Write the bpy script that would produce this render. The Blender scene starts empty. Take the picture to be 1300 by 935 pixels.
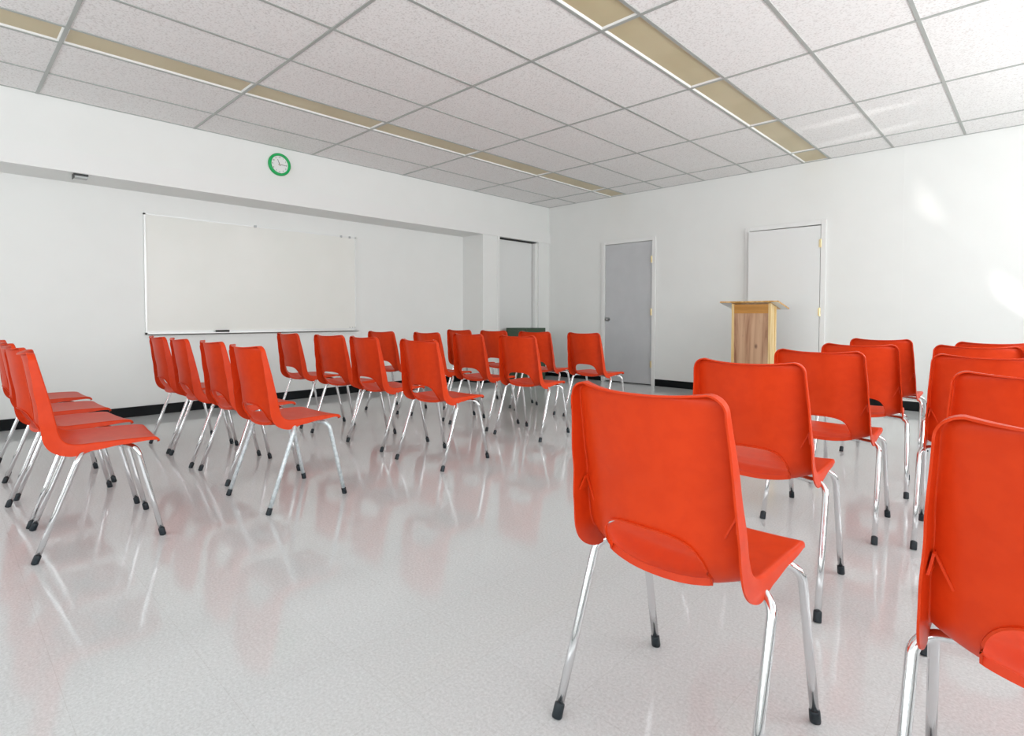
import bpy, bmesh, math, random
from mathutils import Vector, Matrix

random.seed(7)
SC = bpy.context.scene
COL = SC.collection
PI = math.pi

# ------------------------------------------------------------------ helpers
def link(o, parent=None):
    COL.objects.link(o)
    if parent: o.parent = parent
    return o

def from_bm(name, bm, mat, parent=None, smooth=False, loc=None, sharp=None):
    bmesh.ops.recalc_face_normals(bm, faces=bm.faces)
    if smooth:
        for f in bm.faces: f.smooth = True
        if sharp:
            for e in bm.edges:
                if len(e.link_faces) == 2 and e.calc_face_angle(0) > sharp: e.smooth = False
    me = bpy.data.meshes.new(name); bm.to_mesh(me); bm.free()
    for m in (mat if isinstance(mat, (list, tuple)) else [mat]): me.materials.append(m)
    o = bpy.data.objects.new(name, me)
    if loc: o.location = loc
    return link(o, parent)

def box(bm, x0, x1, y0, y1, z0, z1, mi=0, bev=0):
    vs = [bm.verts.new((x, y, z)) for x in (x0, x1) for y in (y0, y1) for z in (z0, z1)]
    idx = [(0,1,3,2),(4,6,7,5),(0,4,5,1),(2,3,7,6),(0,2,6,4),(1,5,7,3)]
    fs = []
    for i in idx:
        f = bm.faces.new([vs[k] for k in i]); f.material_index = mi; fs.append(f)
    if bev:
        es = list({e for f in fs for e in f.edges})
        bmesh.ops.bevel(bm, geom=es, offset=bev, segments=2, profile=.5, affect='EDGES')
    return vs

def boxobj(name, dims, mat, parent=None, bev=0):
    bm = bmesh.new(); box(bm, *dims, bev=bev)
    return from_bm(name, bm, mat, parent)

def tube(bm, path, rad, seg=12, caps=True, mi=0):
    n = len(path); P = [Vector(p) for p in path]
    R = rad if isinstance(rad, (list, tuple)) else [rad]*n
    T = [(P[min(i+1,n-1)]-P[max(i-1,0)]).normalized() for i in range(n)]
    a = Vector((0,0,1)) if abs(T[0].z) < .9 else Vector((1,0,0))
    N = (a - T[0]*a.dot(T[0])).normalized(); rings = []
    for i in range(n):
        N = (N - T[i]*N.dot(T[i])).normalized(); B = T[i].cross(N)
        rings.append([bm.verts.new(P[i]+(N*math.cos(2*PI*k/seg)+B*math.sin(2*PI*k/seg))*R[i]) for k in range(seg)])
    for i in range(n-1):
        for k in range(seg):
            f = bm.faces.new((rings[i][k], rings[i][(k+1)%seg], rings[i+1][(k+1)%seg], rings[i+1][k])); f.material_index = mi
    if caps:
        bm.faces.new(rings[0][::-1]).material_index = mi; bm.faces.new(rings[-1]).material_index = mi

def empty(name, loc=(0,0,0), rz=0):
    o = bpy.data.objects.new(name, None); o.location = loc; o.rotation_euler = (0,0,rz); o.empty_display_size = .1
    return link(o)

def tag(o, label=None, cat=None, group=None, kind=None):
    if label: o['label'] = label
    if cat: o['category'] = cat
    if group: o['group'] = group
    if kind: o['kind'] = kind
    return o

# ------------------------------------------------------------------ materials
def mat(name, col, rough=.5, metal=0, spec=.5, coat=0):
    m = bpy.data.materials.new(name); m.use_nodes = True
    b = m.node_tree.nodes['Principled BSDF']
    b.inputs['Base Color'].default_value = (*col, 1); b.inputs['Roughness'].default_value = rough
    b.inputs['Metallic'].default_value = metal; b.inputs['Specular IOR Level'].default_value = spec
    b.inputs['Coat Weight'].default_value = coat
    return m

def nodes(m): return m.node_tree.nodes, m.node_tree.links, m.node_tree.nodes['Principled BSDF']

def noise_col(m, c1, c2, scale, detail=3, lo=.4, hi=.6, bump=0, bscale=None, stretch=None, coords='Object', dist=.02):
    N, L, b = nodes(m)
    tc = N.new('ShaderNodeTexCoord'); mp = N.new('ShaderNodeMapping')
    if stretch: mp.inputs['Scale'].default_value = stretch
    L.new(tc.outputs[coords], mp.inputs[0])
    nz = N.new('ShaderNodeTexNoise'); nz.inputs['Scale'].default_value = scale; nz.inputs['Detail'].default_value = detail
    L.new(mp.outputs[0], nz.inputs['Vector'])
    cr = N.new('ShaderNodeValToRGB'); e = cr.color_ramp.elements
    e[0].position = lo; e[1].position = hi; e[0].color = (*c1, 1); e[1].color = (*c2, 1)
    L.new(nz.outputs[0], cr.inputs[0]); L.new(cr.outputs[0], b.inputs['Base Color'])
    if bump:
        nb = N.new('ShaderNodeTexNoise'); nb.inputs['Scale'].default_value = bscale or scale
        L.new(mp.outputs[0], nb.inputs['Vector'])
        bp = N.new('ShaderNodeBump'); bp.inputs['Strength'].default_value = bump; bp.inputs['Distance'].default_value = dist
        L.new(nb.outputs[0], bp.inputs['Height']); L.new(bp.outputs[0], b.inputs['Normal'])
    return m

M_wall = noise_col(mat('white_wall_paint', (.8,.8,.78), .42, spec=.35), (.835,.845,.825), (.845,.855,.835), 3, bump=.04, bscale=60, dist=.003)
M_trim = mat('white_trim_paint', (.84,.845,.83), .35)
M_base = mat('black_rubber_base', (.002,.004,.005), .45, spec=.2)
M_red = noise_col(mat('orange_red_plastic', (.78,.05,.004), .40, spec=.2), (.66,.045,.006), (.69,.050,.007), 30, bump=.05, bscale=700, dist=.0006)
M_chrome = mat('chrome_tube', (.78,.79,.80), .13, 1)
M_pale = noise_col(mat('worn_pale_tube', (.62,.68,.70), .38, .35), (.56,.62,.64), (.72,.78,.80), 60)
M_rubber = mat('black_rubber', (.008,.016,.022), .45)
M_plate = mat('dark_bracket', (.06,.06,.06), .4, .7)
M_bar = mat('grey_grid_bar', (.44,.46,.44), .4, .2)
M_alu = mat('white_aluminium', (.80,.81,.80), .3, .2)
M_greyalu = mat('grey_aluminium', (.42,.44,.44), .35, .5)
M_troffer = mat('white_enamel', (.86,.86,.84), .3)
M_board = noise_col(mat('whiteboard_enamel', (.76,.76,.73), .38, spec=.5), (.82,.825,.78), (.85,.85,.81), 1.3)
M_door_grey = noise_col(mat('grey_door_paint', (.42,.43,.45), .4), (.56,.57,.585), (.58,.59,.605), 4)
M_door_white = mat('white_door_paint', (.79,.80,.79), .38)
M_brass = mat('brass_hinge', (.75,.62,.35), .3, .8)
M_steel = mat('steel_knob', (.40,.40,.40), .25, 1)
M_dark = mat('dark_gap', (.015,.016,.016), .7)
M_green = mat('dark_green_enamel', (.045,.085,.05), .35)
M_greenp = mat('green_plastic', (.0,.42,.1), .3)
M_white = mat('white_card', (.85,.85,.84), .4)
M_ink = mat('black_ink', (.01,.01,.01), .5)
M_pine = noise_col(mat('golden_pine', (.7,.42,.14), .35), (.60,.31,.075), (.80,.50,.18), 9, stretch=(3,3,.25))
M_pine2 = noise_col(mat('pale_pine', (.8,.6,.3), .35), (.74,.50,.20), (.88,.68,.36), 22, stretch=(3,3,.12))
M_pineh = noise_col(mat('amber_pine', (.6,.3,.07), .35), (.46,.20,.03), (.56,.26,.045), 9, stretch=(.3,3,3))
M_under = mat('white_laminate', (.82,.83,.83), .3)

# beige acrylic lens of the lamps that are off
M_lens = noise_col(mat('beige_acrylic_lens', (.52,.44,.25), .35), (.60,.51,.31), (.64,.55,.35), 2)

# knotty panel of the lectern
def knotty():
    m = mat('knotty_wood_panel', (.5,.3,.2), .45); N, L, b = nodes(m)
    tc = N.new('ShaderNodeTexCoord'); mp = N.new('ShaderNodeMapping'); mp.inputs['Scale'].default_value = (9, 9, .8)
    L.new(tc.outputs['Object'], mp.inputs[0])
    n1 = N.new('ShaderNodeTexNoise'); n1.inputs['Scale'].default_value = 1.6; n1.inputs['Detail'].default_value = 5; n1.inputs['Distortion'].default_value = .8
    L.new(mp.outputs[0], n1.inputs['Vector'])
    cr = N.new('ShaderNodeValToRGB'); E = cr.color_ramp.elements
    E[0].position = .32; E[0].color = (.26,.11,.055,1); E[1].position = .62; E[1].color = (.62,.39,.24,1)
    x = E.new(.45); x.color = (.48,.27,.155,1)
    L.new(n1.outputs[0], cr.inputs[0])
    vo = N.new('ShaderNodeTexVoronoi'); vo.inputs['Scale'].default_value = 4.3
    mp2 = N.new('ShaderNodeMapping'); mp2.inputs['Scale'].default_value = (1.3,1,.8); L.new(tc.outputs['Object'], mp2.inputs[0]); L.new(mp2.outputs[0], vo.inputs['Vector'])
    r2 = N.new('ShaderNodeValToRGB'); r2.color_ramp.elements[0].position = .05; r2.color_ramp.elements[1].position = .13
    r2.color_ramp.elements[0].color = (.35,.3,.3,1); r2.color_ramp.elements[1].color = (1,1,1,1)
    L.new(vo.outputs['Distance'], r2.inputs[0])
    mx = N.new('ShaderNodeMix'); mx.data_type = 'RGBA'; mx.blend_type = 'MULTIPLY'; mx.inputs[0].default_value = 1
    L.new(cr.outputs[0], mx.inputs[6]); L.new(r2.outputs[0], mx.inputs[7]); L.new(mx.outputs[2], b.inputs['Base Color'])
    return m
M_knot = knotty()

# vinyl tile floor: mottled, waxed, fine joints every foot
def floor_mat():
    m = mat('waxed_vinyl_tile', (.6,.58,.57), .16, spec=.5); N, L, b = nodes(m)
    tc = N.new('ShaderNodeTexCoord')
    n1 = N.new('ShaderNodeTexNoise'); n1.inputs['Scale'].default_value = 120; n1.inputs['Detail'].default_value = 6; n1.inputs['Roughness'].default_value = .75
    L.new(tc.outputs['Object'], n1.inputs['Vector'])
    cr = N.new('ShaderNodeValToRGB'); E = cr.color_ramp.elements
    E[0].position = .34; E[0].color = (.57,.585,.585,1); E[1].position = .64; E[1].color = (.745,.765,.77,1)
    L.new(n1.outputs[0], cr.inputs[0])
    n2 = N.new('ShaderNodeTexNoise'); n2.inputs['Scale'].default_value = .8; n2.inputs['Detail'].default_value = 3
    L.new(tc.outputs['Object'], n2.inputs['Vector'])
    c2 = N.new('ShaderNodeValToRGB'); c2.color_ramp.elements[0].color = (.93,.92,.91,1); c2.color_ramp.elements[1].color = (1,1,1,1)
    L.new(n2.outputs[0], c2.inputs[0])
    mx = N.new('ShaderNodeMix'); mx.data_type = 'RGBA'; mx.blend_type = 'MULTIPLY'; mx.inputs[0].default_value = 1
    L.new(cr.outputs[0], mx.inputs[6]); L.new(c2.outputs[0], mx.inputs[7])
    br = N.new('ShaderNodeTexBrick'); br.offset = 0; br.inputs['Scale'].default_value = 1
    br.inputs['Brick Width'].default_value = .3048; br.inputs['Row Height'].default_value = .3048; br.inputs['Mortar Size'].default_value = .0009
    br.inputs['Mortar Smooth'].default_value = .4
    br.inputs['Color1'].default_value = (1,1,1,1); br.inputs['Color2'].default_value = (.985,.983,.98,1); br.inputs['Mortar'].default_value = (.88,.87,.86,1)
    L.new(tc.outputs['Object'], br.inputs['Vector'])
    m2 = N.new('ShaderNodeMix'); m2.data_type = 'RGBA'; m2.blend_type = 'MULTIPLY'; m2.inputs[0].default_value = 1
    L.new(mx.outputs[2], m2.inputs[6]); L.new(br.outputs['Color'], m2.inputs[7]); L.new(m2.outputs[2], b.inputs['Base Color'])
    # wax: slightly uneven gloss
    n3 = N.new('ShaderNodeTexNoise'); n3.inputs['Scale'].default_value = 2.2; n3.inputs['Detail'].default_value = 5
    L.new(tc.outputs['Object'], n3.inputs['Vector'])
    mr = N.new('ShaderNodeMapRange'); mr.inputs['To Min'].default_value = .05; mr.inputs['To Max'].default_value = .12
    L.new(n3.outputs[0], mr.inputs[0]); L.new(mr.outputs[0], b.inputs['Roughness'])
    nb = N.new('ShaderNodeTexNoise'); nb.inputs['Scale'].default_value = 9
    L.new(tc.outputs['Object'], nb.inputs['Vector'])
    bp = N.new('ShaderNodeBump'); bp.inputs['Strength'].default_value = .012; bp.inputs['Distance'].default_value = .01
    L.new(nb.outputs[0], bp.inputs['Height']); L.new(bp.outputs[0], b.inputs['Normal'])
    return m
M_floor = floor_mat()

# fissured ceiling tile
def tile_mat():
    m = mat('mineral_fibre_tile', (.78,.76,.74), .8, spec=.2); N, L, b = nodes(m)
    tc = N.new('ShaderNodeTexCoord')
    n1 = N.new('ShaderNodeTexNoise'); n1.inputs['Scale'].default_value = 75; n1.inputs['Detail'].default_value = 3
    L.new(tc.outputs['Object'], n1.inputs['Vector'])
    cr = N.new('ShaderNodeValToRGB'); E = cr.color_ramp.elements
    E[0].position = .33; E[0].color = (.75,.735,.72,1); E[1].position = .50; E[1].color = (.93,.92,.91,1)
    L.new(n1.outputs[0], cr.inputs[0]); L.new(cr.outputs[0], b.inputs['Base Color'])
    bp = N.new('ShaderNodeBump'); bp.inputs['Strength'].default_value = .35; bp.inputs['Distance'].default_value = .004
    L.new(n1.outputs[0], bp.inputs['Height']); L.new(bp.outputs[0], b.inputs['Normal'])
    return m
M_tile = tile_mat()

# ------------------------------------------------------------------ the room
H = 2.844          # ceiling height
W = 7.9            # right wall
YB = -10.2         # wall behind the camera
REC = -.45         # back plane of the recess in the left wall
SOF = 2.235        # underside of the bulkhead over the recess
FB = 2.42          # top of the fascia board

S = lambda o, k='structure': tag(o, kind=k)

bm = bmesh.new(); box(bm, -.7, W+.2, YB-.2, .3, -.12, 0)
S(from_bm('floor', bm, M_floor))

# left wall: bulkhead, recessed wall, pillar, strip beside the closet
bm = bmesh.new()
box(bm, -.7, 0, YB, 0, SOF, H+.1)
box(bm, -.7, REC, YB, -1.541, 0, SOF)
box(bm, REC, 0, YB, -9.6, 0, SOF)
box(bm, -.7, 0, -1.541, -1.192, 0, SOF)
box(bm, -.7, 0, -.279, 0, 0, SOF)
S(from_bm('wall_left', bm, M_wall))
bm = bmesh.new(); box(bm, 0, .018, -9.6, 0, SOF, FB); S(from_bm('trim_1', bm, M_trim))
bm = bmesh.new(); box(bm, 0, .010, -1.235, -1.192, 0, SOF); box(bm, 0, .010, -.279, -.236, 0, SOF); S(from_bm('trim_2', bm, M_trim))

# back wall with its two door openings (x ranges of the openings)
D1 = (1.135, 1.955, 2.115); D2 = (3.338, 4.160, 2.092)
bm = bmesh.new()
for a, b_ in ((-.7, D1[0]), (D1[1], D2[0]), (D2[1], W+.2)): box(bm, a, b_, 0, .12, 0, H+.1)
box(bm, D1[0], D1[1], 0, .12, D1[2], H+.1); box(bm, D2[0], D2[1], 0, .12, D2[2], H+.1)
box(bm, -.7, W+.2, .12, .22, 0, H+.1)  # unseen slab added behind the door openings to stop outside light leaking in
S(from_bm('wall_back', bm, M_wall))
# thin joint strips of the wall panels
bm = bmesh.new()
for x in (4.948, 6.17, 7.39): box(bm, x-.006, x+.006, -.0015, 0, .1, H)
S(from_bm('trim_3', bm, M_wall))

# right wall with windows, wall behind the camera with windows
RW = [(-.9,-2.8), (-3.2,-5.1), (-5.5,-7.4), (-7.8,-9.7)]; WZ = (.92, 2.52)
bm = bmesh.new()
box(bm, W, W+.2, YB, 0, 0, WZ[0]); box(bm, W, W+.2, YB, 0, WZ[1], H+.1)
ys = [0]+[v for r in RW for v in r]+[YB]
for i in range(0, len(ys), 2): box(bm, W, W+.2, ys[i+1], ys[i], *WZ)
S(from_bm('wall_right', bm, M_wall))
FW = [(.7,2.6), (3.1,5.0), (5.5,7.4)]
bm = bmesh.new()
box(bm, -.7, W+.2, YB-.2, YB, 0, WZ[0]); box(bm, -.7, W+.2, YB-.2, YB, WZ[1], H+.1)
xs = [-.7]+[v for r in FW for v in r]+[W+.2]
for i in range(0, len(xs), 2): box(bm, xs[i], xs[i+1], YB-.2, YB, *WZ)
S(from_bm('wall_front', bm, M_wall))

M_pane = bpy.data.materials.new('clear_pane'); M_pane.use_nodes = True
_n, _l = M_pane.node_tree.nodes, M_pane.node_tree.links; _n.clear()
_o = _n.new('ShaderNodeOutputMaterial'); _mx = _n.new('ShaderNodeMixShader'); _t = _n.new('ShaderNodeBsdfTransparent'); _g = _n.new('ShaderNodeBsdfGlossy')
_g.inputs['Roughness'].default_value = .03; _mx.inputs[0].default_value = .07
_l.new(_t.outputs[0], _mx.inputs[1]); _l.new(_g.outputs[0], _mx.inputs[2]); _l.new(_mx.outputs[0], _o.inputs[0])

def window(n, axis, a0, a1):
    f = bmesh.new(); t = .05
    def bb(u0, u1, z0, z1, d0, d1):
        if axis == 'x': box(f, W+d0, W+d1, u0, u1, z0, z1)
        else: box(f, u0, u1, YB-d1, YB-d0, z0, z1)
    lo, hi = min(a0, a1), max(a0, a1)
    bb(lo, lo+t, *WZ, .03, .10); bb(hi-t, hi, *WZ, .03, .10); bb(lo, hi, WZ[0], WZ[0]+t, .03, .10); bb(lo, hi, WZ[1]-t, WZ[1], .03, .10)
    mid = (lo+hi)/2; bb(mid-t/2, mid+t/2, *WZ, .03, .10)
    o = S(from_bm('window_%d' % n, f, M_trim))
    f = bmesh.new(); bb(lo+t, hi-t, WZ[0]+t, WZ[1]-t, .06, .066); from_bm('pane', f, M_pane, o)
    f = bmesh.new(); bb(lo-.06, hi+.06, WZ[0]-.04, WZ[0], -.05, .03); from_bm('window_sill', f, M_trim, o)
n = 0
for r in RW: n += 1; window(n, 'x', *r)
for r in FW: n += 1; window(n, 'y', *r)

# baseboards (black rubber cove)
def baseboard(name, x0, x1, y0, y1):
    bm = bmesh.new(); box(bm, x0, x1, y0, y1, 0, .1, bev=.002); S(from_bm(name, bm, M_base))
baseboard('baseboard_left', REC, REC+.008, -9.6, -1.541)
bm = bmesh.new(); box(bm, REC, .008, -1.549, -1.541, 0, .1); box(bm, 0, .008, -1.541, -1.235, 0, .1); box(bm, 0, .008, -.236, 0, 0, .1)
S(from_bm('baseboard_pillar', bm, M_base))
C1, C2 = .055, .02   # door casing width and depth
bm = bmesh.new()
for a, b_ in ((0, D1[0]-C1-.01), (D1[1]+C1-.005, D2[0]-C1), (D2[1]+C1, W)): box(bm, a, b_, -.008, 0, 0, .1, bev=.002)
S(from_bm('baseboard_back', bm, M_base))
baseboard('baseboard_right', W-.008, W, YB, 0)
baseboard('baseboard_front', 0, W, YB, YB+.008)

# ------------------------------------------------------------------ doors
def hinge(bm, x, y, z):
    tube(bm, [(x, y, z-.05), (x, y, z+.05)], .008, 10)
    box(bm, x-.02, x, y, y+.004, z-.045, z+.045)

d = empty('door_1', ((D1[0]+D1[1])/2, 0, 0)); S(d)
ox = (D1[0]+D1[1])/2; hw = (D1[1]-D1[0])/2
boxobj('door_leaf', (-hw+.004, hw-.004, .004, .044, .015, D1[2]-.004), M_door_grey, d)
bm = bmesh.new()
box(bm, -hw-C1, -hw, -C2, .0, 0, D1[2]+C1, bev=.003); box(bm, hw, hw+C1, -C2, .0, 0, D1[2]+C1, bev=.003); box(bm, -hw, hw, -C2, .0, D1[2], D1[2]+C1, bev=.003)
from_bm('door_frame', bm, M_trim, d)
for z in (1.84, 1.075, .31):
    bm = bmesh.new(); hinge(bm, hw-.002, -.022, z); from_bm('hinge', bm, M_brass, d)
bm = bmesh.new()
tube(bm, [(-hw+.06, .004, .965), (-hw+.06, -.006, .965), (-hw+.06, -.007, .965)], [.032, .032, .02], 20)
tube(bm, [(-hw+.06, -.006, .965), (-hw+.06, -.03, .965), (-hw+.06, -.04, .965), (-hw+.06, -.055, .965), (-hw+.06, -.062, .965)], [.012, .012, .024, .027, .016], 20)
from_bm('door_knob', bm, M_steel, d, smooth=True, sharp=.8)

d = empty('door_2', ((D2[0]+D2[1])/2, 0, 0)); S(d)
hw = (D2[1]-D2[0])/2
bm = bmesh.new()
box(bm, -hw-C1, -hw, -C2, 0, 0, D2[2]+C1, bev=.003); box(bm, hw, hw+C1, -C2, 0, 0, D2[2]+C1, bev=.003); box(bm, -hw, hw, -C2, 0, D2[2], D2[2]+C1, bev=.003)
from_bm('door_frame', bm, M_trim, d)
lf = boxobj('door_leaf', (-2*hw+.008, 0, -.0, .038, .015, D2[2]-.012), M_door_white, d)   # stands slightly ajar
lf.location = (hw-.004, -.022, 0); lf.rotation_euler = (0, 0, math.radians(2.6))
for z in (1.87, 1.065, .3):
    bm = bmesh.new(); hinge(bm, hw+.002, -.028, z); from_bm('hinge', bm, M_brass, d)

# closet door in the left wall corner
d = empty('door_3', (0, -.735, 0)); S(d)
boxobj('door_leaf', (-.115, -.085, -.457, .385, .015, SOF-.022), M_door_white, d)
boxobj('door_track', (-.13, -.05, -.457, .456, SOF-.018, SOF-.001), M_dark, d)
boxobj('door_backing', (-.16, -.14, -.457, .456, 0, SOF-.02), M_dark, d)
boxobj('door_stop', (-.115, -.02, .40, .456, 0, SOF-.02), M_wall, d)

# ------------------------------------------------------------------ ceiling
YK = [-.515+i*0 for i in (0,)] + [-1.732, -2.975, -4.215, -5.425, -6.60]
while YK[-1] > YB: YK.append(YK[-1]-1.219)
YK[-1] = YB
XO = [.564, 1.228, 1.513, 2.105, 2.725, 3.345, 3.952, 4.242, 4.850, 5.455, 6.062, 6.672, 6.977, 7.587]
STRIPS = [(1, 2), (6, 7) , (11, 12)]
XO[5:8] = [3.352, 3.955, 4.240]
# lamp strips lie between these pairs of grid lines
STR = [(1.228, 1.513), (3.955, 4.240), (6.672, 6.977)]
XO = [.564, 1.228, 1.513, 2.105, 2.725, 3.352, 3.955, 4.240, 4.850, 5.455, 6.062, 6.672, 6.977, 7.587]
yy = [0]+YK
bm = bmesh.new()
xe = [0]
for a, b_ in STR: xe += [a, b_]
xe.append(W)
for i in range(0, len(xe), 2): box(bm, xe[i], xe[i+1], YB, 0, H, H+.1)
for a, b_ in STR: box(bm, a, b_, YB, 0, H+.06, H+.1)
S(from_bm('ceiling', bm, M_tile))
bm = bmesh.new()
bw = .0112
for x in XO: box(bm, x-bw, x+bw, YB, 0, H-.004, H+.001)
for y in YK[:-1]: box(bm, 0, W, y-bw, y+bw, H-.005, H+.001)
box(bm, 0, W, -.02, 0, H-.003, H+.001); box(bm, 0, .02, YB, 0, H-.003, H+.001)
tag(from_bm('ceiling_grid', bm, M_bar), kind='structure')

def lamp_label(si, yi):
    side = ('strip nearer the whiteboard wall', 'strip running towards the lectern')[si]
    return side
lamp_no = 0
ordn = ['first', 'second', 'third', 'fourth', 'fifth', 'sixth', 'seventh', 'eighth', 'ninth', 'tenth']
lamp_me = {}
for si, (a, b_) in enumerate(STR[:2]):
    for j in range(len(yy)-1):
        y1, y0 = yy[j]-bw*1.0, yy[j+1]+bw
        if (si == 0 and yy[j+1] < -8.2) or (si == 1 and yy[j+1] < -5.5): continue
        cx, cy = (a+b_)/2, (y0+y1)/2; hx, hy = (b_-a)/2-bw, (y1-y0)/2
        t = empty('ceiling_light', (cx, cy, H))
        bm = bmesh.new()   # white pan rim: sloping sides up to the lens
        r = .011; up = .011
        o_ = [(-hx,-hy,-.001),(hx,-hy,-.001),(hx,hy,-.001),(-hx,hy,-.001)]
        q_ = [(-hx+r*.3,-hy+r*.3,-.001),(hx-r*.3,-hy+r*.3,-.001),(hx-r*.3,hy-r*.3,-.001),(-hx+r*.3,hy-r*.3,-.001)]
        p_ = [(-hx+r,-hy+r,up),(hx-r,-hy+r,up),(hx-r,hy-r,up),(-hx+r,hy-r,up)]
        top = [(-hx,-hy,.055),(hx,-hy,.055),(hx,hy,.055),(-hx,hy,.055)]
        A = [[bm.verts.new(v) for v in ring] for ring in (top, o_, q_, p_)]
        for g in range(3):
            for k in range(4): bm.faces.new((A[g][k], A[g][(k+1)%4], A[g+1][(k+1)%4], A[g+1][k]))
        bm.faces.new(A[0])
        from_bm('lamp_frame', bm, M_troffer, t)
        bm = bmesh.new(); box(bm, -hx+r-.004, hx-r+.004, -hy+r-.004, hy-r+.004, up-.001, up+.003)
        from_bm('lens', bm, M_lens, t)
        where = 'strip near the clock' if si == 0 else 'lectern-side strip'
        tag(t, 'unlit beige ceiling light panel, %s from the back wall in the %s' % (ordn[j], where), 'ceiling light', 'unlit ceiling light panels')

# ------------------------------------------------------------------ whiteboard, eraser, clock, bracket, cabinet
y0, y1, z0, z1 = -5.765, -3.405, .815, 2.03
t = empty('whiteboard', (REC, (y0+y1)/2, 0)); cy = (y0+y1)/2; y0 -= cy; y1 -= cy
tag(t, 'large wall-mounted whiteboard in the recess of the left wall', 'whiteboard')
boxobj('writing_surface', (.002, .016, y0+.01, y1-.01, z0+.01, z1-.01), M_board, t)
bm = bmesh.new()
box(bm, .0, .022, y0, y0+.016, z0, z1); box(bm, 0, .022, y1-.016, y1, z0, z1); box(bm, 0, .022, y0, y1, z1-.016, z1); box(bm, 0, .022, y0, y1, z0, z0+.02)
from_bm('frame', bm, M_alu, t)
bm = bmesh.new(); box(bm, .02, .085, y0+.01, y1-.005, z0-.004, z0+.004); box(bm, .080, .085, y0+.01, y1-.005, z0-.004, z0+.014)
box(bm, .016, .024, y0+.01, y1-.005, z0+.022, z0+.034)
from_bm('marker_tray', bm, M_alu, t)
bm = bmesh.new(); box(bm, .0221, .026, y0+.02, y1-.01, z0+.004, z0+.010); from_bm('tray_groove', bm, M_greyalu, t)
for yy_ in (-4.684-cy, -3.62-cy, -3.50-cy):
    bm = bmesh.new(); box(bm, .02, .034, yy_-.012, yy_+.012, z1-.022, z1+.004, bev=.002); from_bm('clip', bm, M_greyalu, t)
for yy_ in (y1-.06, y1-.10, y1-.025):
    bm = bmesh.new(); tube(bm, [(.024, yy_, z0+.045), (.03, yy_, z0+.045)], .006, 10); from_bm('end_screw', bm, M_greyalu, t)

t = empty('whiteboard_eraser', (REC+.052, -5.055, z0+.0045))
tag(t, 'black whiteboard eraser lying on the marker tray', 'eraser')
boxobj('handle', (-.024, .024, -.065, .065, .014, .032), M_ink, t, bev=.004)
boxobj('felt_pad', (-.022, .022, -.062, .062, 0, .014), M_plate, t)

R_ = .122
t = empty('wall_clock', (0, -4.590, 2.655)); tag(t, 'round green-rimmed wall clock on the bulkhead above the whiteboard', 'clock')
bm = bmesh.new()
prof = [(R_*.99, .0), (R_, .012), (R_*.97, .026), (R_*.88, .034), (R_*.78, .030), (R_*.765, .020), (R_*.765, .008)]
rings = [[bm.verts.new((d_, r*math.sin(a*2*PI/56), r*math.cos(a*2*PI/56))) for a in range(56)] for r, d_ in prof]
for i in range(len(prof)-1):
    for k in range(56): bm.faces.new((rings[i][k], rings[i][(k+1)%56], rings[i+1][(k+1)%56], rings[i+1][k]))
bm.faces.new(rings[0])
from_bm('rim', bm, M_greenp, t, smooth=True)
bm = bmesh.new(); tube(bm, [(.008, 0, 0), (.012, 0, 0)], R_*.77, 48); from_bm('clock_face', bm, M_white, t)
def hand(ang, ln, w, x):
    bm = bmesh.new(); s, c = math.sin(ang), math.cos(ang)
    pts_ = [(-w, -.015), (w, -.015), (w*.5, ln), (-w*.5, ln)]
    lo = [bm.verts.new((x, a*c+b2*s, -a*s+b2*c)) for a, b2 in pts_]; hi = [bm.verts.new((x+.0015, a*c+b2*s, -a*s+b2*c)) for a, b2 in pts_]
    bm.faces.new(lo); bm.faces.new(hi)
    for k in range(4): bm.faces.new((lo[k], lo[(k+1)%4], hi[(k+1)%4], hi[k]))
    return bm
from_bm('hour_hand', hand(math.radians(-22), .058, .0035, .015), M_ink, t)
from_bm('minute_hand', hand(math.radians(92), .078, .0028, .018), M_ink, t)
bm = bmesh.new(); tube(bm, [(.012, 0, 0), (.021, 0, 0)], .006, 16); from_bm('hub', bm, M_brass, t)
for h in range(1, 13):
    cu = bpy.data.curves.new('n', 'FONT'); cu.body = str(h); cu.size = .021; cu.align_x = 'CENTER'; cu.align_y = 'CENTER'; cu.extrude = .0002
    to = bpy.data.objects.new('n', cu); COL.objects.link(to); dg = bpy.context.evaluated_depsgraph_get()
    me = bpy.data.meshes.new_from_object(to.evaluated_get(dg)); a = h*PI/6; rr = R_*.63
    me.transform(Matrix.Translation((.0125, rr*math.sin(a), rr*math.cos(a))) @ Matrix(((0,0,1,0),(1,0,0,0),(0,1,0,0),(0,0,0,1))))
    bpy.data.objects.remove(to); bpy.data.curves.remove(cu); me.materials.clear(); me.materials.append(M_ink)
    link(bpy.data.objects.new('numeral', me), t)

t = empty('screen_bracket', (-.055, -6.318, SOF)); tag(t, 'small grey metal bracket hanging under the bulkhead edge', 'bracket')
bm = bmesh.new(); box(bm, -.045, .045, -.052, .052, -.006, 0); box(bm, -.045, .045, -.052, -.046, -.04, -.006); box(bm, .038, .045, -.046, .052, -.014, -.006)
from_bm('mounting_plate', bm, M_plate, t)
bm = bmesh.new(); box(bm, -.035, .034, -.044, .05, -.034, -.0145, bev=.002); from_bm('bracket_body', bm, M_greyalu, t)

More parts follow.
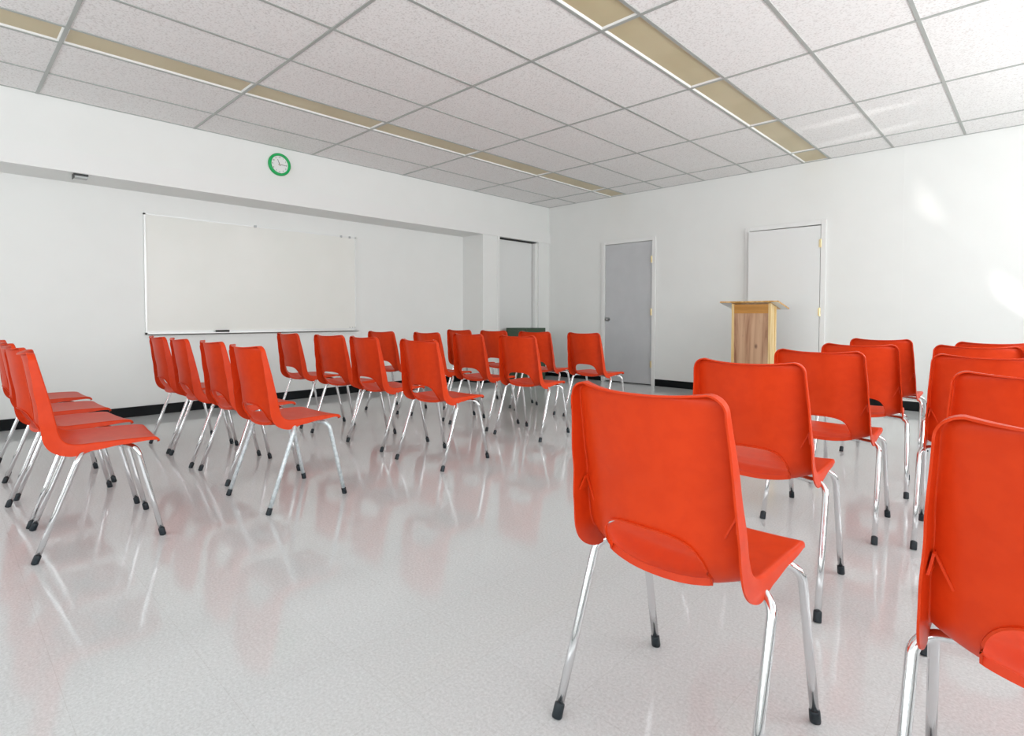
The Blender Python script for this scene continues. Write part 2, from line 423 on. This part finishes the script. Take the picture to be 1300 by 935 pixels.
t = empty('filing_cabinet', (.262, -.87, 0)); tag(t, 'dark green metal cabinet standing before the corner closet, half hidden by chairs', 'cabinet')
boxobj('body', (-.215, .215, -.22, .22, .03, .83), M_green, t, bev=.006)
boxobj('plinth', (-.2, .2, -.2, .2, 0, .03), M_dark, t)
for z in (.06, .44):
    dr = boxobj('drawer', (-.2, .2, -.236, -.2205, z, z+.36), M_green, t, bev=.004)
    bm = bmesh.new(); tube(bm, [(-.06, -.237, z+.25), (-.06, -.255, z+.25), (.06, -.255, z+.25), (.06, -.237, z+.25)], .006, 8); from_bm('handle', bm, M_steel, dr)

# ------------------------------------------------------------------ lectern
LX0, LX1, LY0, LY1 = 3.418, 3.860, -.75, -.565
t = empty('lectern', ((LX0+LX1)/2, (LY0+LY1)/2, 0)); tag(t, 'wooden lectern with knotty front panel in front of the white door', 'lectern')
w2, d2 = (LX1-LX0)/2, (LY1-LY0)/2
sl = math.atan2(.075, .36)
ztop = lambda y: 1.158-(y+d2)*math.tan(sl)
def post(x0_, x1_, yA, yB):
    bm = bmesh.new(); v = box(bm, x0_, x1_, yA, yB, .04, 1.1)
    for q in v:
        if q.co.z > 1: q.co.z = ztop(q.co.y)
    return bm
for x0_, x1_, yA, yB in ((-w2, -w2+.028, -d2, -d2+.04), (w2-.028, w2, -d2, -d2+.045), (-w2, -w2+.028, d2-.04, d2), (w2-.028, w2, d2-.04, d2)):
    from_bm('post', post(x0_, x1_, yA, yB), M_pine2, t)
for s_ in (-1, 1):
    bm = bmesh.new(); v = box(bm, min(s_*(w2-.022), s_*(w2-.006)), max(s_*(w2-.022), s_*(w2-.006)), -d2+.045, d2-.04, .04, 1.1)
    for q in v:
        if q.co.z > 1: q.co.z = ztop(q.co.y)-.001
    from_bm('side_panel', bm, M_pine2, t)
boxobj('front_panel', (-w2+.028, w2-.028, -d2+.008, -d2+.022, .05, 1.045), M_knot, t)
boxobj('header_rail', (-w2+.028, w2-.028, -d2+.002, -d2+.024, 1.045, 1.148), M_pineh, t)
boxobj('shelf', (-w2+.028, w2-.028, -d2+.03, d2, .8, .815), M_pine, t)
boxobj('base', (-w2-.02, w2+.02, -d2-.02, d2+.02, 0, .04), M_pine, t, bev=.004)
bm = bmesh.new(); box(bm, -.352, .305, -.03, .355, 0, .016, bev=.002)
bmesh.ops.rotate(bm, verts=bm.verts, cent=(0,0,0), matrix=Matrix.Rotation(-sl, 3, 'X')); bmesh.ops.translate(bm, verts=bm.verts, vec=(0, -d2, 1.1585+.0065))
tp = from_bm('sloping_top', bm, M_pine, t)
for a, b_ in ((-.346, -w2-.002), (w2+.002, .299)):
    bm = bmesh.new(); box(bm, a, b_, -.024, .349, -.002, 0)
    bmesh.ops.rotate(bm, verts=bm.verts, cent=(0,0,0), matrix=Matrix.Rotation(-sl, 3, 'X')); bmesh.ops.translate(bm, verts=bm.verts, vec=(0, -d2, 1.1585+.0065))
    from_bm('underside_laminate', bm, M_under, t)['label'] = 'white laminate under the overhanging sloping top'

# ------------------------------------------------------------------ the chair
def catmull(P, n):
    out = []
    P = [Vector(p) for p in P]; Q = [P[0]*2-P[1]] + P + [P[-1]*2-P[-2]]
    for i in range(1, len(Q)-2):
        p0, p1, p2, p3 = Q[i-1], Q[i], Q[i+1], Q[i+2]
        for k in range(12):
            t_ = k/12
            out.append(.5*((2*p1)+(p2-p0)*t_+(2*p0-5*p1+4*p2-p3)*t_*t_+(3*p1-p0-3*p2+p3)*t_**3))
    out.append(P[-1])
    L = [0]
    for a, b_ in zip(out, out[1:]): L.append(L[-1]+(b_-a).length)
    res = []; j = 0
    for i in range(n):
        s = L[-1]*i/(n-1)
        while j < len(L)-2 and L[j+1] < s: j += 1
        f = (s-L[j])/max(1e-9, L[j+1]-L[j]); res.append((out[j].lerp(out[j+1], min(1, f)), s))
    return res, L[-1]

def interp(tab, x):
    if x <= tab[0][0]: return tab[0][1]
    for (a, fa), (b_, fb) in zip(tab, tab[1:]):
        if x <= b_:
            u = (x-a)/(b_-a); u = u*u*(3-2*u); return fa+(fb-fa)*u
    return tab[-1][1]

def make_shell():
    # side line of the moulded shell: (y, z) from the front lip over the seat, round the bend and up the back
    E = [(.184,.428), (.1825,.437), (.173,.446), (.148,.4505), (.10,.453), (.035,.4545), (-.04,.455), (-.106,.456), (-.142,.4645), (-.163,.485),
         (-.174,.516), (-.182,.56), (-.197,.64), (-.219,.74), (-.2425,.8435)]
    NR = 96; NU = 48
    rows, LT = catmull(E, NR)
    zs = lambda i: rows[i][0][1]
    # arc positions
    sB = next(s for p, s in rows if p[0] < -.149)          # middle of the bend
    sO = next(s for p, s in rows if p[1] > .548 and p[0] < -.1)   # top of the hand opening
    hwT = [(0,.188), (.10,.194), (.28,.196), (sB,.196), (sB+.08,.194), (sB+.2,.188), (LT,.179)]
    bowT = [(0,.003), (.05,.007), (.2,.012), (sB-.07,.018), (sB,.054), (sB+.06,.064), (sB+.2,.052), (LT,.040)]
    flT = [(0,.006), (.03,.012), (.15,.020), (sB-.10,.030), (sB-.02,.050), (sB+.02,.056), (sB+.10,.050), (sB+.2,.042), (LT-.05,.030), (LT,.024)]
    spT = [(0,.001), (.2,.002), (sB-.05,.004), (sB,.006), (sB+.1,.005), (LT,.003)]
    RC = .028
    # rows closer together near the top for the round corners
    bm = bmesh.new(); grid = []; info = {}
    nrm = []
    for i in range(NR):
        a = rows[max(0, i-1)][0]; b_ = rows[min(NR-1, i+1)][0]; t_ = (b_-a).normalized()
        nrm.append(Vector((-t_[1], t_[0])))
    nrm[0] = Vector((.35,-1)).normalized(); nrm[1] = Vector((.2,-1)).normalized()
    def point(s, u):
        f = s/LT*(NR-1); i = min(int(f), NR-2); g = f-i
        p = rows[i][0].lerp(rows[i+1][0], g); nn = nrm[i].lerp(nrm[i+1], g).normalized()
        hw = interp(hwT, s)
        dtop = LT-s
        if dtop < RC: hw -= RC-math.sqrt(max(0, RC*RC-(RC-dtop)**2))
        if s < RC*.7:
            q = RC*.7; hw -= q-math.sqrt(max(0, q*q-(q-s)**2))
        b2 = interp(bowT, s)*(1-abs(u)**2.3)
        # the bow goes backwards on the back and down on the seat
        z_drop = 0
        if s > LT-.12: z_drop = -.0015*(1-u*u)*((s-(LT-.12))/.12)**2
        return Vector((u*hw, p[0]+nn[0]*b2, p[1]+nn[1]*b2+z_drop)), nn
    S_ = []
    for i in range(NR): S_.append(LT*i/(NR-1))
    # refine the last rows
    S_ = [s for s in S_ if s < LT-RC] + [LT-RC*(1-math.sin(k/9*PI/2)) for k in range(0, 10)]
    S_ = sorted(set([0, .0015, .004, .008]+[s for s in S_ if s > .009]))
    for s in S_:
        row = []
        for k in range(NU+1):
            u = -1+2*k/NU
            p, nn = point(s, u); v = bm.verts.new(p); info[v] = (s, u, nn); row.append(v)
        grid.append(row)
    lay = bm.faces
    HB, HT, HU = sB+.004, sO, .65     # opening
    def inside(s, u):
        h = (s-HB)/(HT-HB)
        if h <= 0 or h >= 1: return False
        return abs(u) < HU*(1-h**2.8)**(1/2.9)
    dele = []
    for i in range(len(grid)-1):
        for k in range(NU):
            q = (grid[i][k], grid[i][k+1], grid[i+1][k+1], grid[i+1][k])
            cs = sum(info[v][0] for v in q)/4; cu_ = sum(info[v][1] for v in q)/4
            if not inside(cs, cu_): bm.faces.new(q)
    loose = [v for v in bm.verts if not v.link_faces]
    for v in loose: info.pop(v); bm.verts.remove(v)
    outer = [r[0] for r in grid] + grid[-1][1:] + [r[-1] for r in grid[:-1]][::-1]
    outset = set(outer) | set(grid[0])
    hole = [v for v in bm.verts if v.is_boundary and v not in outset]
    # put the edge of the opening on its smooth outline
    c0 = (HB+(HT-HB)*.35, 0)
    for v in hole:
        s, u, nn = info[v]; ds, du = s-c0[0], u-c0[1]
        lo, hi = 0., 4.
        for _ in range(40):
            m_ = (lo+hi)/2
            if inside(c0[0]+ds*m_, c0[1]+du*m_): lo = m_
            else: hi = m_
        s2, u2 = c0[0]+ds*lo, c0[1]+du*lo
        p, n2 = point(s2, u2); v.co = p; info[v] = (s2, u2, n2)
    hs = set(hole)
    # relax the hole outline by its neighbours
    # rim of the opening: short return edge, deeper along the seat tongue
    es = [e for e in bm.edges if e.is_boundary and e.verts[0] in hs and e.verts[1] in hs]
    r = bmesh.ops.extrude_edge_only(bm, edges=es); nv = [g for g in r['geom'] if isinstance(g, bmesh.types.BMVert)]
    # match new verts to old
    near = {tuple(round(c, 6) for c in v.co): v for v in hole}
    for v in nv:
        o_ = near[tuple(round(c, 6) for c in v.co)]; s, u, n2 = info[o_]
        if s < HB+.004: v.co = v.co+Vector((0, -.004, -.013))
        else:
            v.co = v.co+Vector((0, n2[0], n2[1]))*.007
    # outer flange folded back all round the shell
    def fl(v):
        s, u, nn = info[v]; return s, u, nn
    rings = [outer]
    nO = len(outer)
    # outward direction in the surface plane
    outs = []
    for i, v in enumerate(outer):
        a = outer[max(0, i-1)].co; b_ = outer[min(nO-1, i+1)].co; t_ = (b_-a).normalized()
        s, u, nn = info[v]; n3 = Vector((0, nn[0], nn[1])); outs.append(n3.cross(t_).normalized())
    # orientation check: outs should point away from the middle
    zc_ = rows[-1][0][1]-RC
    for i, v in enumerate(outer):
        if info[v][0] > LT-RC: ref = Vector((v.co.x-max(-.181+RC, min(.181-RC, v.co.x)), 0, max(.001, v.co.z-zc_)))
        else: ref = Vector((v.co.x, 0, 0))
        if outs[i].dot(ref) < 0: outs[i] = -outs[i]
    sm = [o.copy() for o in outs]
    for i in range(1, nO-1): outs[i] = (sm[i-1]+sm[i]*2+sm[i+1]).normalized()
    def wid(v):
        s, u, nn = info[v]; w = interp(flT, s)
        if s > LT-RC:   # along the top the rim is narrower towards the middle
            w = .024-.009*(1-min(1, abs(v.co.x)/.16)**2)
        return w
    steps = [(.30, .0035), (.62, .0075), (1., .022), (None, 0), (None, 1)]
    rr = .006
    prev = outer
    seq = []
    for a in (30, 60, 90):
        seq.append((rr*math.sin(math.radians(a)), rr*(1-math.cos(math.radians(a)))))   # (out, back)
    for (o2, bk) in seq + ['mid', 'end']if False else seq:
        new = []
        for i, v in enumerate(outer):
            s, u, nn = info[v]; k_ = min(1, wid(v)/.012)
            new.append(bm.verts.new(v.co+outs[i]*o2*k_+Vector((0, nn[0], nn[1]))*bk*k_))
        for i in range(nO-1): bm.faces.new((prev[i], prev[i+1], new[i+1], new[i]))
        prev = new
    for f_ in (.5, 1.):
        new = []
        for i, v in enumerate(outer):
            s, u, nn = info[v]; w = wid(v); k_ = min(1, w/.012); sp = interp(spT, s)*f_
            new.append(bm.verts.new(v.co+outs[i]*(rr*k_+sp)+Vector((0, nn[0], nn[1]))*(rr*k_+max(0, w-rr*k_)*f_)))
        for i in range(nO-1): bm.faces.new((prev[i], prev[i+1], new[i+1], new[i]))
        prev = new
    flange_end = prev
    # small webs joining flange and back panel low on either side
    for sgn in (-1, 1):
        s = sB+.150; p, nn = point(s, sgn*.995); q, _ = point(s+.002, sgn*.86); s3, _ = point(s-.03, sgn*.995); n3 = Vector((0, nn[0], nn[1]))
        r1, _ = point(s-.055, sgn*.84)
        for a, b_, c_ in ((p, r1, .011 if sgn < 0 else .005),):
            v1 = bm.verts.new(a+n3*.003); v2 = bm.verts.new(b_+n3*.001); v3 = bm.verts.new(b_+n3*.004); v4 = bm.verts.new(a+n3*c_)
            bm.faces.new((v1, v2, v3, v4))
        e1 = s3+n3*.036+Vector((sgn*.004, 0, 0)); v1 = bm.verts.new(p+n3*.003); v2 = bm.verts.new(s3+n3*.004); v3 = bm.verts.new(e1); v4 = bm.verts.new(p+n3*.016)
        bm.faces.new((v1, v2, v3, v4))
    bmesh.ops.recalc_face_normals(bm, faces=bm.faces)
    for f in bm.faces: f.smooth = True
    me = bpy.data.meshes.new('seat_shell'); bm.to_mesh(me); bm.free(); me.materials.append(M_red)
    o = bpy.data.objects.new('seat_shell', me); COL.objects.link(o)
    md = o.modifiers.new('s', 'SOLIDIFY'); md.thickness = .0042; md.offset = 0; md.use_even_offset = False
    dg = bpy.context.evaluated_depsgraph_get(); m2 = bpy.data.meshes.new_from_object(o.evaluated_get(dg)); bpy.data.objects.remove(o)
    b3 = bmesh.new(); b3.from_mesh(m2)
    for e in b3.edges:
        e.smooth = not (len(e.link_faces) == 2 and e.calc_face_angle(0) > math.radians(50))
    b3.to_mesh(m2); b3.free(); m2.name = 'seat_shell'
    return m2

SHELL = make_shell()

FEET = {'RL': (-.235,-.258), 'RR': (.235,-.258), 'FL': (-.222,.1885), 'FR': (.222,.1885)}
TOPS = {'RL': (-.225,-.106), 'RR': (.225,-.106), 'FL': (-.213,.096), 'FR': (.213,.096)}
ZT = .4195; TR_ = .0108
def leg_mesh(k):
    f = Vector((*FEET[k], 0)); c = Vector((*TOPS[k], ZT)); e = Vector((TOPS[k][0]*.10, -.002+(TOPS[k][1])*.10, ZT-.002))
    d1 = (f-c).normalized(); d3 = (e-c).normalized(); R0 = .048
    half = d1.angle(d3)/2; tl = R0/math.tan(half); bis = (d1+d3).normalized(); cen = c+bis*(R0/math.sin(half))
    a0, a1 = c+d1*tl, c+d3*tl
    path = [f+(c-f).normalized()*.012, f.lerp(a0, .5)]
    v0, v1 = a0-cen, a1-cen; om = v0.angle(v1)
    for i in range(11):
        t_ = i/10; path.append(cen+(v0*math.sin((1-t_)*om)+v1*math.sin(t_*om))/math.sin(om))
    path.append(e)
    bm = bmesh.new(); tube(bm, path, TR_, 14)
    for q in bm.faces: q.smooth = len(q.verts) == 4
    me = bpy.data.meshes.new('leg'); bm.to_mesh(me); bm.free()
    return me, (c-f).normalized()
def cap_mesh(k, d_):
    f = Vector((*FEET[k], 0)); bm = bmesh.new()
    tube(bm, [f+Vector((0,0,0)), f+d_*.004, f+d_*.026, f+d_*.033, f+d_*.036], [.0120, .0132, .0130, .0128, .0108], 16)
    zmin = 0.0
    for v in bm.verts: v.co.z = max(0, v.co.z)
    for q in bm.faces: q.smooth = len(q.verts) == 4
    me = bpy.data.meshes.new('rubber_foot'); bm.to_mesh(me); bm.free(); me.materials.append(M_rubber)
    return me
LEGS = {}
for k in FEET:
    me, d_ = leg_mesh(k); me.materials.append(M_chrome); me2 = me.copy(); me2.materials.clear(); me2.materials.append(M_pale)
    LEGS[k] = (me, me2, cap_mesh(k, d_))
bm = bmesh.new()
box(bm, -.05, .05, -.045, .04, ZT+.006, ZT+.0135, bev=.002)
PLATE = bpy.data.meshes.new('mounting_plate'); bm.to_mesh(PLATE); bm.free(); PLATE.materials.append(M_plate)

CHAIRS = [
    ('F1', 5.432, -5.920, -.031, 'nearest orange-red chair in the middle foreground, seen whole from behind'),
    ('F2', 5.286, -4.995, .044, 'orange-red chair just beyond the whole middle foreground chair, its back overlapping the lectern'),
    ('F3', 5.291, -4.135, .028, 'orange-red chair third in the column starting with the whole middle foreground chair'),
    ('F4', 5.267, -3.307, .101, 'orange-red chair fourth in the lectern-side column, black baseboard showing through its opening'),
    ('F5', 5.222, -2.303, -.008, 'farthest orange-red chair in the column starting at the middle foreground, below the white door'),
    ('G1', 6.107, -5.874, .015, 'orange-red chair cut off by the right edge, largest and nearest there'),
    ('G2', 6.017, -4.935, .115, 'orange-red chair at the right edge, just beyond the big cut-off foreground one'),
    ('G3', 5.876, -4.050, .093, 'orange-red chair third from the front along the right edge, its left legs showing'),
    ('G4', 5.766, -3.069, .120, 'orange-red chair fourth from the front along the right edge, mostly hidden'),
    ('G5', 5.808, -2.468, .120, 'farthest orange-red chair along the right edge, only the top of its back showing'),
    ('A1', 2.923, -6.690, -.079, 'orange-red chair at far left seen side-on, nearest of those four'),
    ('A2', 2.370, -6.701, .090, 'orange-red chair at far left, directly behind the nearest side-on chair'),
    ('A3', 1.808, -6.689, .036, 'orange-red chair at far left, third of the four side-on chairs from the front'),
    ('A4', 1.180, -6.681, .032, 'orange-red chair at far left, farthest of the four side-on chairs'),
    ('B4', 3.005, -5.839, .056, 'orange-red chair with dull pale painted legs, in the left middle of the room'),
    ('B3', 2.363, -5.796, .003, 'orange-red chair directly behind the one with dull pale painted legs'),
    ('B2', 1.783, -5.815, -.017, 'orange-red chair second from the wall in the row that ends with pale legs'),
    ('B1', 1.247, -5.814, -.003, 'orange-red chair nearest the wall in the row that ends with pale legs'),
    ('C4', 3.020, -4.734, .059, 'orange-red chair standing clear left of centre, near end of the row after the pale-legged one'),
    ('C3', 2.302, -4.707, .015, 'orange-red chair directly left of the clear one left of centre, same row'),
    ('C2', 1.733, -4.713, .163, 'orange-red chair second from the wall in the row below the whiteboard right end'),
    ('C1', 1.052, -4.738, .042, 'orange-red chair nearest the wall in the row below the whiteboard right end'),
    ('D1', 1.030, -3.758, .174, 'orange-red chair just right of the whiteboard end, nearest the recessed wall in its row'),
    ('D2', 1.687, -3.645, .059, 'orange-red chair half hidden behind the clear one left of centre'),
    ('C5', 2.319, -3.667, .047, 'orange-red chair directly left of the one standing below the green cabinet'),
    ('C6', 2.912, -3.668, .103, 'orange-red chair directly below the green cabinet, near end of its row'),
    ('C7', 2.834, -2.618, .018, 'orange-red chair in front of the grey door, alone against the floor and wall'),
    ('D5', 2.195, -2.669, .198, 'orange-red chair below the room corner, left neighbour of the one before the grey door'),
    ('D3', 1.070, -2.703, .091, 'orange-red chair below the pillar, leftmost of the farthest row on the left side'),
    ('D4', 1.603, -2.660, .106, 'orange-red chair second from the pillar in the farthest row on the left side'),
]
def make_chair(pale):
    root = empty('stacking_chair')
    link(bpy.data.objects.new('seat_shell', SHELL), root)
    for k in FEET:
        l = link(bpy.data.objects.new('leg', LEGS[k][1 if pale else 0]), root)
        link(bpy.data.objects.new('rubber_foot', LEGS[k][2]), l)
        if pale: l['label'] = 'dull pale grey leg with worn finish'
    link(bpy.data.objects.new('mounting_plate', PLATE), root)
    return root
for key, x, y, th, lab in CHAIRS:
    r = make_chair(key == 'B4')
    r.location = (x, y, 0); r.rotation_euler = (0, 0, th)
    tag(r, lab, 'chair', 'orange-red chairs set out in rows')

# ------------------------------------------------------------------ daylight
def area(name, loc, rot, sx, sy, power, col):
    l = bpy.data.lights.new(name, 'AREA'); l.shape = 'RECTANGLE'; l.size = sx; l.size_y = sy; l.energy = power; l.color = col
    o = bpy.data.objects.new(name, l); o.location = loc; o.rotation_euler = rot; link(o); return o
zc = (WZ[0]+WZ[1])/2; zh = WZ[1]-WZ[0]
PW = [120, 112, 84, 54]
TILT = math.radians(38)
for i, (a, b_) in enumerate(RW):
    area('window_daylight', (W+.62, (a+b_)/2, zc-.22), (0, PI/2+TILT, 0), zh+.5, abs(a-b_), PW[i], (.965,.985,.985))
for a, b_ in FW:
    area('window_daylight', ((a+b_)/2, YB-.62, zc-.22), (PI/2+TILT, 0, 0), abs(a-b_), zh+.5, 52, (.965,.985,.985))

# sun thrown back from outside through the nearest window on to the upper back wall
def glint(src, dst, along, size, squash, power):
    l = bpy.data.lights.new('sun_glint', 'SPOT'); l.energy = power; l.spot_size = math.radians(size); l.spot_blend = 1; l.shadow_soft_size = .01
    l.color = (1,.99,.96)
    o = bpy.data.objects.new('sun_glint', l); link(o)
    z = (Vector(src)-Vector(dst)).normalized(); x = Vector(along); x = (x-z*x.dot(z)).normalized(); y = z.cross(x)
    m = Matrix((x, y*squash, z)).transposed().to_4x4(); m.translation = src; o.matrix_world = m
SRC = (8.6, -2.2, 1.0)
glint(SRC, (4.86, 0, 2.46), (.54, 0, -.62), 13, .30, 360)
glint(SRC, (5.84, 0, 1.22), (.40, 0, -.66), 9, .33, 260)
glint(SRC, (4.72, -1.35, 2.844), (1, -.1, 0), 9, .3, 260)
glint(SRC, (4.72, -.70, 2.844), (1, -.1, 0), 9, .3, 260)

w = bpy.data.worlds.new('sky'); SC.world = w; w.use_nodes = True
w.node_tree.nodes['Background'].inputs[0].default_value = (.85,.92,1,1); w.node_tree.nodes['Background'].inputs[1].default_value = 1.5

# ------------------------------------------------------------------ camera
f_px, pitch, roll, yaw = 701.137, .02924, .00183, .76303
F = Vector((-math.sin(yaw), math.cos(yaw), 0)); R = Vector((math.cos(yaw), math.sin(yaw), 0)); U = Vector((0,0,1))
F2 = F*math.cos(pitch)-U*math.sin(pitch); U2 = U*math.cos(pitch)+F*math.sin(pitch)
R3 = R*math.cos(roll)+U2*math.sin(roll); U3 = U2*math.cos(roll)-R*math.sin(roll)
cd = bpy.data.cameras.new('camera'); cam = bpy.data.objects.new('camera', cd); link(cam)
m4 = Matrix((R3, U3, -F2)).transposed().to_4x4(); m4.translation = (6.04017, -7.22431, 1.0002); cam.matrix_world = m4
cd.sensor_fit = 'HORIZONTAL'; cd.sensor_width = 36; cd.lens = f_px/1300*36; cd.shift_y = -(467.5-423)/1300
cd.clip_start = .05
SC.camera = cam

v = SC.view_settings; v.view_transform = 'Standard'; v.look = 'None'; v.exposure = 0.22; v.gamma = 1; v.use_curve_mapping = False
